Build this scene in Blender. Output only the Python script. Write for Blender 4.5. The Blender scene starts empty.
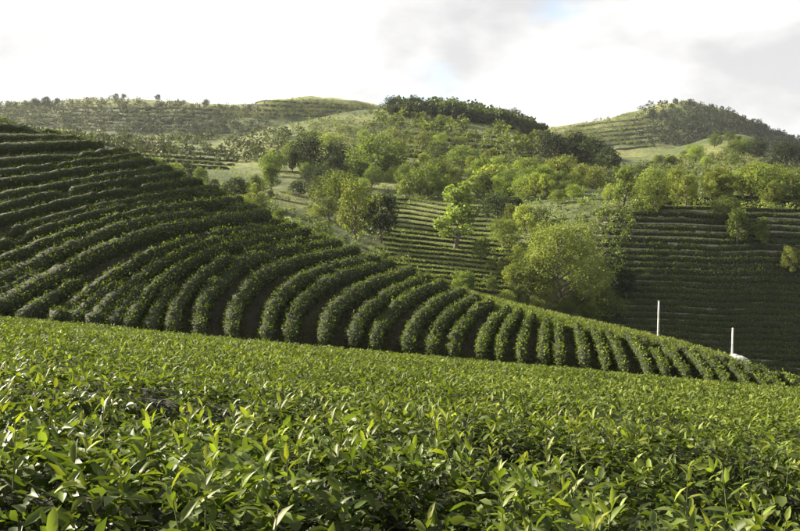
import bpy, math
import numpy as np
from mathutils import Vector

scene = bpy.context.scene
C = scene.collection
R = math.radians
rng = np.random.default_rng(7)

# ------------------------------------------------------------------ camera, sky, sun, exposure
FPX, CX, CY, TILT = 858.0, 400.0, 265.5, R(4.37)      # photo is 800 x 531
SUN = Vector((-0.78, 0.42, 0.40)).normalized()        # towards the sun: low, left, a little ahead

cam = bpy.data.cameras.new('camera')
cam.sensor_width = 36.0
cam.lens = 36.0 * FPX / 800.0
cam.clip_start, cam.clip_end = 0.05, 20000
cam_o = bpy.data.objects.new('camera', cam)
cam_o.rotation_euler = (math.pi / 2 - TILT, 0, 0)
C.objects.link(cam_o)
scene.camera = cam_o

world = bpy.data.worlds.new('World')
scene.world = world
world.use_nodes = True
wn, wl = world.node_tree.nodes, world.node_tree.links
wn.clear()
w_out = wn.new('ShaderNodeOutputWorld')
w_bg = wn.new('ShaderNodeBackground')
w_bg.inputs['Strength'].default_value = 0.06
w_sky = wn.new('ShaderNodeTexSky')
w_sky.sky_type = 'NISHITA'
w_sky.sun_disc = False
w_sky.sun_elevation = math.asin(SUN.z)
w_sky.sun_rotation = math.atan2(SUN.x, SUN.y)
w_sky.altitude = 600
w_sky.dust_density = 2.0
w_tc = wn.new('ShaderNodeTexCoord')
w_map = wn.new('ShaderNodeMapping')
w_map.inputs['Scale'].default_value = (1.0, 1.0, 2.0)
w_map.inputs['Location'].default_value = (2.05, 3.8, 6.6)
wl.new(w_tc.outputs['Generated'], w_map.inputs['Vector'])
w_n1 = wn.new('ShaderNodeTexNoise')                    # cloud cover with a few holes
w_n1.inputs['Scale'].default_value = 2.6
w_n1.inputs['Detail'].default_value = 7
w_n1.inputs['Roughness'].default_value = 0.52
wl.new(w_map.outputs[0], w_n1.inputs['Vector'])
w_r1 = wn.new('ShaderNodeValToRGB')
w_r1.color_ramp.elements[0].position = 0.39
w_r1.color_ramp.elements[1].position = 0.47
wl.new(w_n1.outputs[0], w_r1.inputs[0])
w_n2 = wn.new('ShaderNodeTexNoise')                    # thick grey and thin white cloud
w_n2.inputs['Scale'].default_value = 3.2
w_n2.inputs['Detail'].default_value = 8
w_n2.inputs['Roughness'].default_value = 0.5
w_m2 = wn.new('ShaderNodeMapping')
w_m2.inputs['Scale'].default_value = (1.0, 1.0, 1.9)
w_m2.inputs['Location'].default_value = (5.70, 11.8, 6.97)
wl.new(w_tc.outputs['Generated'], w_m2.inputs['Vector'])
wl.new(w_m2.outputs[0], w_n2.inputs['Vector'])
w_r2 = wn.new('ShaderNodeValToRGB')
w_r2.color_ramp.elements[0].position = 0.39
w_r2.color_ramp.elements[0].color = (2.95, 2.95, 3.0, 1)
w_r2.color_ramp.elements[1].position = 0.485
w_r2.color_ramp.elements[1].color = (4.15, 4.12, 4.08, 1)
wl.new(w_n2.outputs[0], w_r2.inputs[0])
w_mix = wn.new('ShaderNodeMix')
w_mix.data_type = 'RGBA'
wl.new(w_r1.outputs[0], w_mix.inputs['Factor'])
wl.new(w_sky.outputs[0], w_mix.inputs['A'])
wl.new(w_r2.outputs[0], w_mix.inputs['B'])
wl.new(w_mix.outputs['Result'], w_bg.inputs['Color'])
wl.new(w_bg.outputs[0], w_out.inputs['Surface'])

sun = bpy.data.lights.new('sun', 'SUN')
sun.energy = 5.0
sun.angle = R(0.6)
sun.color = (1.0, 0.91, 0.72)
sun_o = bpy.data.objects.new('sun', sun)
sun_o.rotation_euler = (-SUN).to_track_quat('-Z', 'Y').to_euler()
sun_o.location = (-60, 30, 60)
C.objects.link(sun_o)

scene.view_settings.view_transform = 'Standard'
scene.view_settings.look = 'None'
scene.view_settings.exposure = 2.1
scene.view_settings.gamma = 1.0
scene.cycles.use_denoising = True
scene.cycles.max_bounces = 8
scene.cycles.diffuse_bounces = 3
scene.cycles.transparent_max_bounces = 8
scene.cycles.volume_bounces = 0

# ------------------------------------------------------------------ small helpers
ORD1 = ['', 'first', 'second', 'third', 'fourth', 'fifth', 'sixth', 'seventh', 'eighth', 'ninth', 'tenth', 'eleventh',
        'twelfth', 'thirteenth', 'fourteenth', 'fifteenth', 'sixteenth', 'seventeenth', 'eighteenth', 'nineteenth']
TENS = {2: 'twent', 3: 'thirt', 4: 'fort', 5: 'fift', 6: 'sixt', 7: 'sevent', 8: 'eight', 9: 'ninet'}


def ordinal(n):
    if n < 20:
        return ORD1[n]
    if n >= 100:
        return 'hundred and ' + ordinal(n - 100) if n > 100 else 'hundredth'
    t, o = divmod(n, 10)
    return TENS[t] + ('ieth' if o == 0 else 'y-' + ORD1[o])


def tag(o, label=None, cat=None, group=None, kind=None):
    if label: o['label'] = label
    if cat: o['category'] = cat
    if group: o['group'] = group
    if kind: o['kind'] = kind
    return o


def empty(name, loc):
    o = bpy.data.objects.new(name, None)
    o.empty_display_size = 0.3
    o.location = loc
    C.objects.link(o)
    return o


def link(name, me, parent=None, loc=None):
    o = bpy.data.objects.new(name, me)
    C.objects.link(o)
    if parent is not None: o.parent = parent
    if loc is not None: o.location = loc
    return o


def mesh_np(name, V, polys, mat, col=None, smooth=False):
    """polys: list of (n,k) index arrays"""
    me = bpy.data.meshes.new(name)
    V = np.asarray(V, dtype=np.float32)
    me.vertices.add(len(V))
    me.vertices.foreach_set('co', V.ravel())
    polys = [np.asarray(p, dtype=np.int32) for p in polys if len(p)]
    tot = np.concatenate([np.full(len(p), p.shape[1], dtype=np.int32) for p in polys])
    idx = np.concatenate([p.ravel() for p in polys])
    me.loops.add(len(idx))
    me.loops.foreach_set('vertex_index', idx)
    me.polygons.add(len(tot))
    st = np.concatenate([[0], np.cumsum(tot)[:-1]]).astype(np.int32)
    me.polygons.foreach_set('loop_start', st)
    me.polygons.foreach_set('loop_total', tot)
    if smooth:
        me.polygons.foreach_set('use_smooth', np.ones(len(tot), dtype=bool))
    if col is not None:
        a = me.color_attributes.new('col', 'FLOAT_COLOR', 'POINT')
        c4 = np.ones((len(V), 4), dtype=np.float32)
        c4[:, :3] = col
        a.data.foreach_set('color', c4.ravel())
    me.update(calc_edges=True)
    me.validate()
    me.materials.append(mat)
    return me


def vnoise(x, y, seed=0):
    """2-D value noise in [-1, 1]"""
    x, y = np.asarray(x, float), np.asarray(y, float)
    xi, yi = np.floor(x), np.floor(y)
    fx, fy = x - xi, y - yi
    fx, fy = fx * fx * (3 - 2 * fx), fy * fy * (3 - 2 * fy)

    def h(a, b):
        v = np.sin(a * 127.1 + b * 311.7 + seed * 74.7) * 43758.5453
        return (v - np.floor(v)) * 2 - 1
    return ((h(xi, yi) * (1 - fx) + h(xi + 1, yi) * fx) * (1 - fy)
            + (h(xi, yi + 1) * (1 - fx) + h(xi + 1, yi + 1) * fx) * fy)


def fbm(x, y, seed=0, octv=4):
    s, a, k = 0, 0.5, 1.0
    for i in range(octv):
        s = s + a * vnoise(np.asarray(x) * k, np.asarray(y) * k, seed + i)
        a *= 0.5; k *= 2.03
    return s


# ------------------------------------------------------------------ materials
def new_mat(name):
    m = bpy.data.materials.new(name)
    m.use_nodes = True
    n, l = m.node_tree.nodes, m.node_tree.links
    n.clear()
    return m, n, l


def leaf_mat(name, rough=0.42, trans=0.28, spec=0.5, tint=(1, 1, 1), tcol=(1.12, 1.18, 0.40), vary=0.12, attr=True, base=None):
    m, n, l = new_mat(name)
    out = n.new('ShaderNodeOutputMaterial')
    if attr:
        a = n.new('ShaderNodeAttribute'); a.attribute_name = 'col'
        src = a.outputs['Color']
    else:
        a = n.new('ShaderNodeRGB'); a.outputs[0].default_value = (*base, 1)
        src = a.outputs[0]
    oi = n.new('ShaderNodeObjectInfo')
    hsv = n.new('ShaderNodeHueSaturation')
    mr = n.new('ShaderNodeMapRange')
    mr.inputs['To Min'].default_value = 1 - vary * 2
    mr.inputs['To Max'].default_value = 1 + vary * 2
    l.new(oi.outputs['Random'], mr.inputs['Value'])
    mh = n.new('ShaderNodeMapRange')
    mh.inputs['To Min'].default_value = 0.5
    mh.inputs['To Max'].default_value = 0.5 + vary * 0.04
    l.new(oi.outputs['Random'], mh.inputs['Value'])
    l.new(mr.outputs[0], hsv.inputs['Value'])
    l.new(mh.outputs[0], hsv.inputs['Hue'])
    l.new(src, hsv.inputs['Color'])
    p = n.new('ShaderNodeBsdfPrincipled')
    p.inputs['Roughness'].default_value = rough
    p.inputs['Specular IOR Level'].default_value = spec
    l.new(hsv.outputs[0], p.inputs['Base Color'])
    t = n.new('ShaderNodeBsdfTranslucent')
    mul = n.new('ShaderNodeMix'); mul.data_type = 'RGBA'; mul.blend_type = 'MULTIPLY'
    mul.inputs['Factor'].default_value = 1.0
    l.new(hsv.outputs[0], mul.inputs['A'])
    mul.inputs['B'].default_value = (*tcol, 1)
    l.new(mul.outputs['Result'], t.inputs['Color'])
    mx = n.new('ShaderNodeMixShader'); mx.inputs[0].default_value = trans
    l.new(p.outputs[0], mx.inputs[1]); l.new(t.outputs[0], mx.inputs[2])
    l.new(mx.outputs[0], out.inputs['Surface'])
    return m


def noise_mat(name, cols, scale=1.0, rough=0.9, detail=8, bump=0.0, bump_scale=8.0, pos=None, spec=0.2):
    m, n, l = new_mat(name)
    out = n.new('ShaderNodeOutputMaterial')
    p = n.new('ShaderNodeBsdfPrincipled')
    p.inputs['Roughness'].default_value = rough
    p.inputs['Specular IOR Level'].default_value = spec
    g = n.new('ShaderNodeNewGeometry')
    nz = n.new('ShaderNodeTexNoise')
    nz.inputs['Scale'].default_value = scale
    nz.inputs['Detail'].default_value = detail
    nz.inputs['Roughness'].default_value = 0.65
    l.new(g.outputs['Position'], nz.inputs['Vector'])
    r = n.new('ShaderNodeValToRGB')
    k = len(cols)
    pos = pos or [0.3 + 0.4 * i / max(1, k - 1) for i in range(k)]
    while len(r.color_ramp.elements) < k:
        r.color_ramp.elements.new(0.5)
    for e, c, q in zip(r.color_ramp.elements, cols, pos):
        e.position = q; e.color = (*c, 1)
    l.new(nz.outputs[0], r.inputs[0])
    l.new(r.outputs[0], p.inputs['Base Color'])
    if bump:
        b = n.new('ShaderNodeBump')
        b.inputs['Strength'].default_value = bump
        b.inputs['Distance'].default_value = 1.0 / bump_scale
        n2 = n.new('ShaderNodeTexNoise')
        n2.inputs['Scale'].default_value = bump_scale
        n2.inputs['Detail'].default_value = 5
        l.new(g.outputs['Position'], n2.inputs['Vector'])
        l.new(n2.outputs[0], b.inputs['Height'])
        l.new(b.outputs[0], p.inputs['Normal'])
    l.new(p.outputs[0], out.inputs['Surface'])
    return m


M_TEA = leaf_mat('tea_leaf', rough=0.5, trans=0.38, spec=0.2)
M_TEAFAR = leaf_mat('tea_leaf_far', rough=0.6, trans=0.34, spec=0.15, vary=0.0)
M_HEDGE = leaf_mat('hedge_leaf', rough=0.7, trans=0.26, spec=0.06, vary=0.05)
M_TREE = leaf_mat('tree_leaf', rough=0.6, trans=0.42, spec=0.2, vary=0.22)
M_GRASS = leaf_mat('grass_blade', rough=0.6, trans=0.35, spec=0.3, vary=0.0)
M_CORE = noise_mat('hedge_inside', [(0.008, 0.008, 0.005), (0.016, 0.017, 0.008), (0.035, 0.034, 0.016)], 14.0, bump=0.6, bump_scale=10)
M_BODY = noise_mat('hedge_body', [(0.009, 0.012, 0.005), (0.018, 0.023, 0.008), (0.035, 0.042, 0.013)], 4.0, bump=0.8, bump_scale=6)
M_BARK = noise_mat('bark', [(0.05, 0.042, 0.032), (0.12, 0.10, 0.08), (0.2, 0.175, 0.145)], 6.0, bump=0.5, bump_scale=14)
M_PALEBARK = noise_mat('pale_bark', [(0.16, 0.15, 0.12), (0.3, 0.28, 0.24), (0.42, 0.40, 0.36)], 5.0, bump=0.4, bump_scale=14)
M_STEM = noise_mat('green_stem', [(0.06, 0.07, 0.02), (0.13, 0.14, 0.05)], 20.0)
M_WHITE = noise_mat('white_paint', [(0.28, 0.26, 0.22), (0.55, 0.54, 0.5), (0.72, 0.72, 0.69)], 3.0, rough=0.6, bump=0.1)
M_CONCRETE = noise_mat('pale_concrete', [(0.36, 0.35, 0.33), (0.5, 0.49, 0.46), (0.6, 0.59, 0.56)], 5.0, bump=0.3)
M_EARTH = noise_mat('trodden_earth', [(0.07, 0.068, 0.045), (0.16, 0.15, 0.105), (0.25, 0.23, 0.17)], 1.6, bump=0.3)
M_GREYPOST = noise_mat('weathered_post', [(0.22, 0.21, 0.2), (0.34, 0.33, 0.31)], 9.0, bump=0.3)


def ground_mat():
    m, n, l = new_mat('hill_ground')
    out = n.new('ShaderNodeOutputMaterial')
    p = n.new('ShaderNodeBsdfPrincipled')
    p.inputs['Roughness'].default_value = 0.95
    p.inputs['Specular IOR Level'].default_value = 0.15
    g = n.new('ShaderNodeNewGeometry')
    a = n.new('ShaderNodeTexNoise'); a.inputs['Scale'].default_value = 0.35; a.inputs['Detail'].default_value = 10
    a.inputs['Roughness'].default_value = 0.7
    b = n.new('ShaderNodeTexNoise'); b.inputs['Scale'].default_value = 0.018; b.inputs['Detail'].default_value = 6
    l.new(g.outputs['Position'], a.inputs['Vector']); l.new(g.outputs['Position'], b.inputs['Vector'])
    r1 = n.new('ShaderNodeValToRGB')                   # grass with bare earth
    for i, (q, c) in enumerate([(0.36, (0.016, 0.013, 0.010)), (0.52, (0.028, 0.026, 0.016)), (0.70, (0.06, 0.064, 0.026))]):
        e = r1.color_ramp.elements[i] if i < 2 else r1.color_ramp.elements.new(0.9)
        e.position = q; e.color = (*c, 1)
    l.new(a.outputs[0], r1.inputs[0])
    r2 = n.new('ShaderNodeValToRGB')                   # meadow and scrub in large patches
    for i, (q, c) in enumerate([(0.38, (0.06, 0.08, 0.025)), (0.5, (0.12, 0.14, 0.042)), (0.62, (0.18, 0.19, 0.06))]):
        e = r2.color_ramp.elements[i] if i < 2 else r2.color_ramp.elements.new(0.9)
        e.position = q; e.color = (*c, 1)
    l.new(b.outputs[0], r2.inputs[0])
    sep = n.new('ShaderNodeSeparateXYZ'); l.new(g.outputs['Position'], sep.inputs[0])
    mr = n.new('ShaderNodeMapRange')
    mr.inputs['From Min'].default_value = 100; mr.inputs['From Max'].default_value = 130
    l.new(sep.outputs['Y'], mr.inputs['Value'])
    mx = n.new('ShaderNodeMix'); mx.data_type = 'RGBA'
    mm = n.new('ShaderNodeMath'); mm.operation = 'MULTIPLY'; mm.inputs[1].default_value = 0.95
    l.new(mr.outputs[0], mm.inputs[0])
    fx = n.new('ShaderNodeMapRange'); fx.inputs['From Min'].default_value = 34; fx.inputs['From Max'].default_value = 46
    fy = n.new('ShaderNodeMapRange'); fy.inputs['From Min'].default_value = 184; fy.inputs['From Max'].default_value = 172
    l.new(sep.outputs['X'], fx.inputs['Value']); l.new(sep.outputs['Y'], fy.inputs['Value'])
    pr = n.new('ShaderNodeMath'); pr.operation = 'MULTIPLY'; l.new(fx.outputs[0], pr.inputs[0]); l.new(fy.outputs[0], pr.inputs[1])
    iv = n.new('ShaderNodeMath'); iv.operation = 'SUBTRACT'; iv.inputs[0].default_value = 1.0; l.new(pr.outputs[0], iv.inputs[1])
    m2 = n.new('ShaderNodeMath'); m2.operation = 'MULTIPLY'; l.new(mm.outputs[0], m2.inputs[0]); l.new(iv.outputs[0], m2.inputs[1])
    l.new(m2.outputs[0], mx.inputs['Factor'])
    fine = n.new('ShaderNodeMapRange')
    fine.inputs['From Min'].default_value = 0.36; fine.inputs['From Max'].default_value = 0.66
    fine.inputs['To Min'].default_value = 0.35; fine.inputs['To Max'].default_value = 1.25
    l.new(a.outputs[0], fine.inputs['Value'])
    mu = n.new('ShaderNodeMix'); mu.data_type = 'RGBA'; mu.blend_type = 'MULTIPLY'; mu.inputs['Factor'].default_value = 1.0
    l.new(r2.outputs[0], mu.inputs['A']); l.new(fine.outputs[0], mu.inputs['B'])
    l.new(r1.outputs[0], mx.inputs['A']); l.new(mu.outputs['Result'], mx.inputs['B'])
    l.new(mx.outputs['Result'], p.inputs['Base Color'])
    bp = n.new('ShaderNodeBump'); bp.inputs['Strength'].default_value = 0.7; bp.inputs['Distance'].default_value = 0.5
    l.new(a.outputs[0], bp.inputs['Height']); l.new(bp.outputs[0], p.inputs['Normal'])
    l.new(p.outputs[0], out.inputs['Surface'])
    return m


M_GROUND = ground_mat()

# ------------------------------------------------------------------ the terrain
# Lofted from lines that run across the view: each has a depth (y) and a height; the lines are the
# edge of the near field, foot and crest of the left spur, the valley, the opposite slopes and the far hills.
CT, ST = math.cos(TILT), math.sin(TILT)
HEDGE_H = 0.90


def uv(px, py):
    a = (CY - np.asarray(py, float)) / FPX
    v = np.tan(TILT - np.arctan(a))
    u = (np.asarray(px, float) - CX) / FPX * (CT + v * ST)
    return u, v


def pix(x, y, z):
    f = y * CT - z * ST
    return CX + FPX * x / f, CY - FPX * (y * ST + z * CT) / f


def near_z(x, y):                                      # soil of the near field, falling away and to the right
    return -0.75 - HEDGE_H - 0.165 * y - 0.09 * x + 0.10 * vnoise(x * 0.12, y * 0.12, 5)


NU = 521
UG = np.linspace(-1.9, 1.9, NU)
KER = np.exp(-0.5 * (np.arange(-6, 7) / 2.4) ** 2); KER /= KER.sum()


def smooth_u(a):
    p = np.pad(a, 6, mode='edge')
    return np.convolve(p, KER, mode='valid')


def on_u(spec, is_py):
    if not isinstance(spec, dict):
        return np.full(NU, float(spec))
    k = np.array(sorted(spec)); val = np.array([spec[q] for q in k], float)
    if is_py:
        u, v = uv(k, val)
        return smooth_u(np.interp(UG, u, v))
    return smooth_u(np.interp(UG, (k - CX) / FPX, val))


LD, LV = [], []


def line(d, py=None, z=None):
    d = on_u(d, False)
    LD.append(d)
    LV.append(on_u(py, True) if py is not None else -z(UG * d, d) / d)


RID_D = {-600: 105, -300: 97, 0: 88, 270: 81, 480: 75, 650: 69, 800: 62, 950: 60, 1400: 58}
RID_P = {-600: 20, -300: 66, -100: 105, 0: 124, 60: 134, 130: 152, 200: 182, 270: 218, 340: 246, 400: 270, 450: 287, 500: 300,
         560: 315, 620: 328, 680: 342, 740: 360, 800: 392, 950: 430, 1400: 520}
for dd in (2.5, 8, 20, 45):
    line(dd, z=near_z)                                                             # 0..3
line(50.5, z=lambda x, y: near_z(x, y) - 0.25)                                      # 4 foot
rd, rv = on_u(RID_D, False), on_u(RID_P, True)
fd, fv = LD[4], LV[4]
md = fd + 0.5 * (rd - fd)
LD.append(md); LV.append(-((-fv * fd) * 0.44 + (-rv * rd) * 0.56) / md)             # 5 mid spur
LD.append(rd); LV.append(rv)                                                        # 6 crest
LD.append(rd + 13); LV.append((rv * rd + 4.5) / (rd + 13))                          # 7 behind the crest
line(114, py={-600: 130, -300: 170, 0: 208, 130: 228, 270: 265, 400: 312, 500: 347, 620: 380, 740: 410, 800: 435, 1000: 480, 1400: 540})
line({-300: 130, 400: 132, 620: 136, 800: 138},
     py={-600: 125, -300: 160, 0: 188, 130: 208, 270: 245, 400: 283, 500: 300, 560: 325, 620: 352, 740: 376, 800: 388, 1000: 402, 1400: 420})      # 9 foot of opposite slope
line({-300: 232, 0: 232, 270: 222, 400: 232, 500: 226, 560: 195, 620: 180, 740: 174, 800: 173, 1000: 176},
     py={-600: 100, -300: 132, 0: 150, 60: 160, 130: 172, 200: 181, 270: 191, 340: 197, 400: 199, 500: 204, 560: 204, 620: 207, 680: 210, 800: 214, 1000: 216})   # 10 top of it
line({-300: 270, 0: 270, 270: 265, 400: 272, 500: 264, 560: 235, 740: 212, 1000: 214},
     py={-600: 96, -300: 128, 0: 140, 130: 160, 200: 172, 270: 179, 340: 180, 400: 182, 500: 186, 560: 187, 620: 192, 680: 194, 740: 193, 800: 197, 1000: 205})   # 11 bench
line(340, py={-600: 92, -300: 125, 0: 133, 60: 140, 130: 151, 200: 160, 240: 165, 270: 161, 340: 151, 400: 152, 500: 157, 560: 163, 620: 170, 680: 168, 740: 167, 800: 174, 1000: 184})  # 12
line(520, py={-600: 90, -300: 118, 0: 126, 60: 129, 130: 139, 200: 143, 240: 140, 270: 128, 340: 113, 400: 107, 450: 107, 500: 117, 540: 131, 570: 143,
              600: 156, 650: 161, 680: 146, 710: 136, 735: 133, 755: 138, 780: 151, 800: 161, 1000: 185})                                                      # 13 ridge
line(640, py={-600: 140, 1400: 190, 0: 160, 400: 165})                              # 14 dip
line({0: 1000, 270: 800, 400: 900, 685: 1050}, py={-600: 80, -300: 100, -100: 104, 0: 104, 60: 100, 130: 97, 190: 102, 240: 108, 262: 100, 300: 97, 350: 99, 400: 110,
           540: 128, 580: 123, 630: 112, 660: 104, 685: 101, 710: 105, 735: 112, 765: 127, 790: 138, 830: 148, 1000: 150, 1400: 140})                                 # 15 far hills
line(1350, py=170)
line(2400, py=182)
LD, LV = np.array(LD), np.array(LV)
NS = len(LD)
SUB = 24
SG = np.linspace(0, NS - 1, (NS - 1) * SUB + 1)


def pchip(Y):                                          # Y[NS, NU] on unit knots -> dense rows
    dlt = np.diff(Y, axis=0)
    m = np.zeros_like(Y)
    a, b = dlt[:-1], dlt[1:]
    with np.errstate(divide='ignore', invalid='ignore'):
        m[1:-1] = np.where(a * b > 0, 2 * a * b / (a + b), 0)
    m[0], m[-1] = dlt[0], dlt[-1]
    i = np.minimum(SG.astype(int), NS - 2); t = (SG - i)[:, None]
    h00, h10 = 2 * t**3 - 3 * t**2 + 1, t**3 - 2 * t**2 + t
    h01, h11 = -2 * t**3 + 3 * t**2, t**3 - t**2
    return h00 * Y[i] + h10 * m[i] + h01 * Y[i + 1] + h11 * m[i + 1]


GD = np.exp(pchip(np.log(LD)))
GV = pchip(LV)
GX = UG[None, :] * GD
ramp = np.clip((SG - 6.5) / 3, 0, 1)[:, None]          # natural unevenness, growing with distance
GV = GV + ramp * (0.0035 * fbm(GX / 22, GD / 22, 11) + 0.0035 * fbm(GX / 70, GD / 70, 17))
near = (SG < 3.98)[:, None]
GZ = -GV * GD
GZ = np.where(near, near_z(GX, GD), GZ)
GV = -GZ / GD


def at_us(u, s):
    fu = np.clip((np.asarray(u, float) - UG[0]) / (UG[1] - UG[0]), 0, NU - 1.001)
    fs = np.clip(np.asarray(s, float) * SUB, 0, len(SG) - 1.001)
    i, j = fs.astype(int), fu.astype(int)
    a, b = fs - i, fu - j

    def bl(G): return (G[i, j] * (1 - b) + G[i, j + 1] * b) * (1 - a) + (G[i + 1, j] * (1 - b) + G[i + 1, j + 1] * b) * a
    d = bl(GD)
    return np.stack([u * d, d, bl(GZ)], -1)


def column(u):
    fu = min(max((u - UG[0]) / (UG[1] - UG[0]), 0), NU - 1.001)
    j = int(fu); b = fu - j
    return GD[:, j] * (1 - b) + GD[:, j + 1] * b, GV[:, j] * (1 - b) + GV[:, j + 1] * b, GZ[:, j] * (1 - b) + GZ[:, j + 1] * b


def hit(px, py, s0, s1):
    """point of the terrain between lines s0 and s1 where the sight line of (px, py) meets it"""
    u, v = uv(px, py)
    d, vv, z = column(float(u))
    i0, i1 = int(s0 * SUB), int(s1 * SUB)
    seg = vv[i0:i1 + 1]
    below = seg - v
    k = np.where((below[:-1] >= 0) & (below[1:] < 0))[0]
    if len(k):
        q = k[0]; t = below[q] / (below[q] - below[q + 1])
        dd = d[i0 + q] * (1 - t) + d[i0 + q + 1] * t
        zz = z[i0 + q] * (1 - t) + z[i0 + q + 1] * t
    else:
        q = int(np.argmin(np.abs(below))); dd = d[i0 + q]; zz = z[i0 + q]
    return np.array([float(u) * dd, dd, zz])


def z_at(x, y):
    if y < 3: return float(near_z(x, y))
    d, v, z = column(x / y)
    return float(np.interp(y, d, z))


def grid_faces(nr, nc, off=0):
    i, j = np.meshgrid(np.arange(nr - 1), np.arange(nc - 1), indexing='ij')
    a = (i * nc + j).ravel() + off
    return np.stack([a, a + 1, a + nc + 1, a + nc], -1)


rows = np.arange(0, len(SG), 2)
Vg = np.stack([GX[rows], GD[rows], GZ[rows]], -1).reshape(-1, 3)
g = link('terrain', mesh_np('terrain', Vg, [grid_faces(len(rows), NU)], M_GROUND, smooth=True))
tag(g, 'grassy hills and valley under the tea plantation', kind='structure')
gx, gy = np.meshgrid(np.linspace(-14, 14, 57), np.linspace(-9, 2.52, 24))
g2 = link('ground', mesh_np('ground', np.stack([gx, gy, near_z(gx, gy) - 0.004], -1).reshape(-1, 3), [grid_faces(24, 57)], M_GROUND, smooth=True))
tag(g2, 'soil of the near tea field around the viewpoint', kind='structure')

# ------------------------------------------------------------------ leaves
# folded pointed leaf, 8 vertices: along, across, up
T8 = np.array([(0, 0, 0), (.30, -.42, .05), (.30, 0, 0), (.30, .42, .05), (.68, -.36, .02), (.68, 0, -.05), (.68, .36, .02), (1, 0, -.16)])
T8_T = np.array([(0, 1, 2), (0, 2, 3), (4, 7, 5), (5, 7, 6)])
T8_Q = np.array([(1, 4, 5, 2), (2, 5, 6, 3)])
T4 = np.array([(0, 0, 0), (.48, -.45, .07), (1, 0, -.06), (.48, .45, .07)])
T4_T = np.array([(0, 1, 2), (0, 2, 3)])


def frames(D, N):
    D = D / np.linalg.norm(D, axis=1, keepdims=True)
    S = np.cross(D, N); S /= np.linalg.norm(S, axis=1, keepdims=True) + 1e-9
    return D, S, np.cross(S, D)


def leaves(P, D, N, L, W, col, detail=True):
    """returns V, [faces], colours"""
    T = T8 if detail else T4
    D, S, N = frames(D, N)
    L = np.asarray(L)[:, None, None]; W = np.asarray(W)[:, None, None]
    V = (P[:, None, :] + T[None, :, 0, None] * L * D[:, None, :] + T[None, :, 1, None] * W * S[:, None, :]
         + T[None, :, 2, None] * L * N[:, None, :])
    n, k = len(P), len(T)
    off = (np.arange(n) * k)[:, None, None]
    if detail:
        F = [(T8_T[None] + off).reshape(-1, 3), (T8_Q[None] + off).reshape(-1, 4)]
    else:
        F = [(T4_T[None] + off).reshape(-1, 3)]
    return V.reshape(-1, 3), F, np.repeat(col, k, axis=0)


def unit_rand(n):
    a = rng.normal(size=(n, 3))
    return a / np.linalg.norm(a, axis=1, keepdims=True)


def tea_colour(n, young):
    """mature dark green to young yellow green (young in 0..1)"""
    old = np.array([0.040, 0.058, 0.013]); mid = np.array([0.096, 0.127, 0.024]); new = np.array([0.208, 0.242, 0.036])
    y = np.asarray(young)[:, None]
    c = np.where(y < .5, old + (mid - old) * y * 2, mid + (new - mid) * (y - .5) * 2)
    return c * rng.uniform(.75, 1.25, (n, 1)) * rng.uniform(.93, 1.07, (n, 3))


def tube(path, rad, sides=7):
    path = np.asarray(path, float); n = len(path)
    tg = np.gradient(path, axis=0); tg /= np.linalg.norm(tg, axis=1, keepdims=True)
    ref = np.where(np.abs(tg[:, 2:3]) > .9, np.array([[1., 0, 0]]), np.array([[0, 0, 1.]]))
    a = np.cross(tg, ref); a /= np.linalg.norm(a, axis=1, keepdims=True)
    b = np.cross(tg, a)
    th = np.linspace(0, 2 * np.pi, sides, endpoint=False)
    V = path[:, None, :] + np.asarray(rad)[:, None, None] * (np.cos(th)[None, :, None] * a[:, None, :] + np.sin(th)[None, :, None] * b[:, None, :])
    i, j = np.meshgrid(np.arange(n - 1), np.arange(sides), indexing='ij')
    p = i * sides + j; q = i * sides + (j + 1) % sides
    return V.reshape(-1, 3), np.stack([p, q, q + sides, p + sides], -1).reshape(-1, 4)


def join(parts):
    Vs, Fs, o = [], [], 0
    for V, F in parts:
        Vs.append(V); Fs.append(F + o); o += len(V)
    return np.concatenate(Vs), np.concatenate(Fs)


# ------------------------------------------------------------------ near tea hedges
LEAF_MESH = []
for i in range(8):
    y = [.1, .25, .35, .45, .55, .7, .9, 1.0][i]
    w = [.46, .40, .44, .36, .42, .38, .34, .4][i]
    tmpl = T8.copy(); tmpl[:, 2] *= [.6, 1.4, 1, 1.8, .8, 1.3, 1, 2][i]
    V = tmpl * np.array([1, w, 1])
    LEAF_MESH.append(mesh_np('leaf', V, [T8_T, T8_Q], M_TEA, np.repeat(tea_colour(1, np.array([y])), 8, axis=0), smooth=True))


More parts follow.
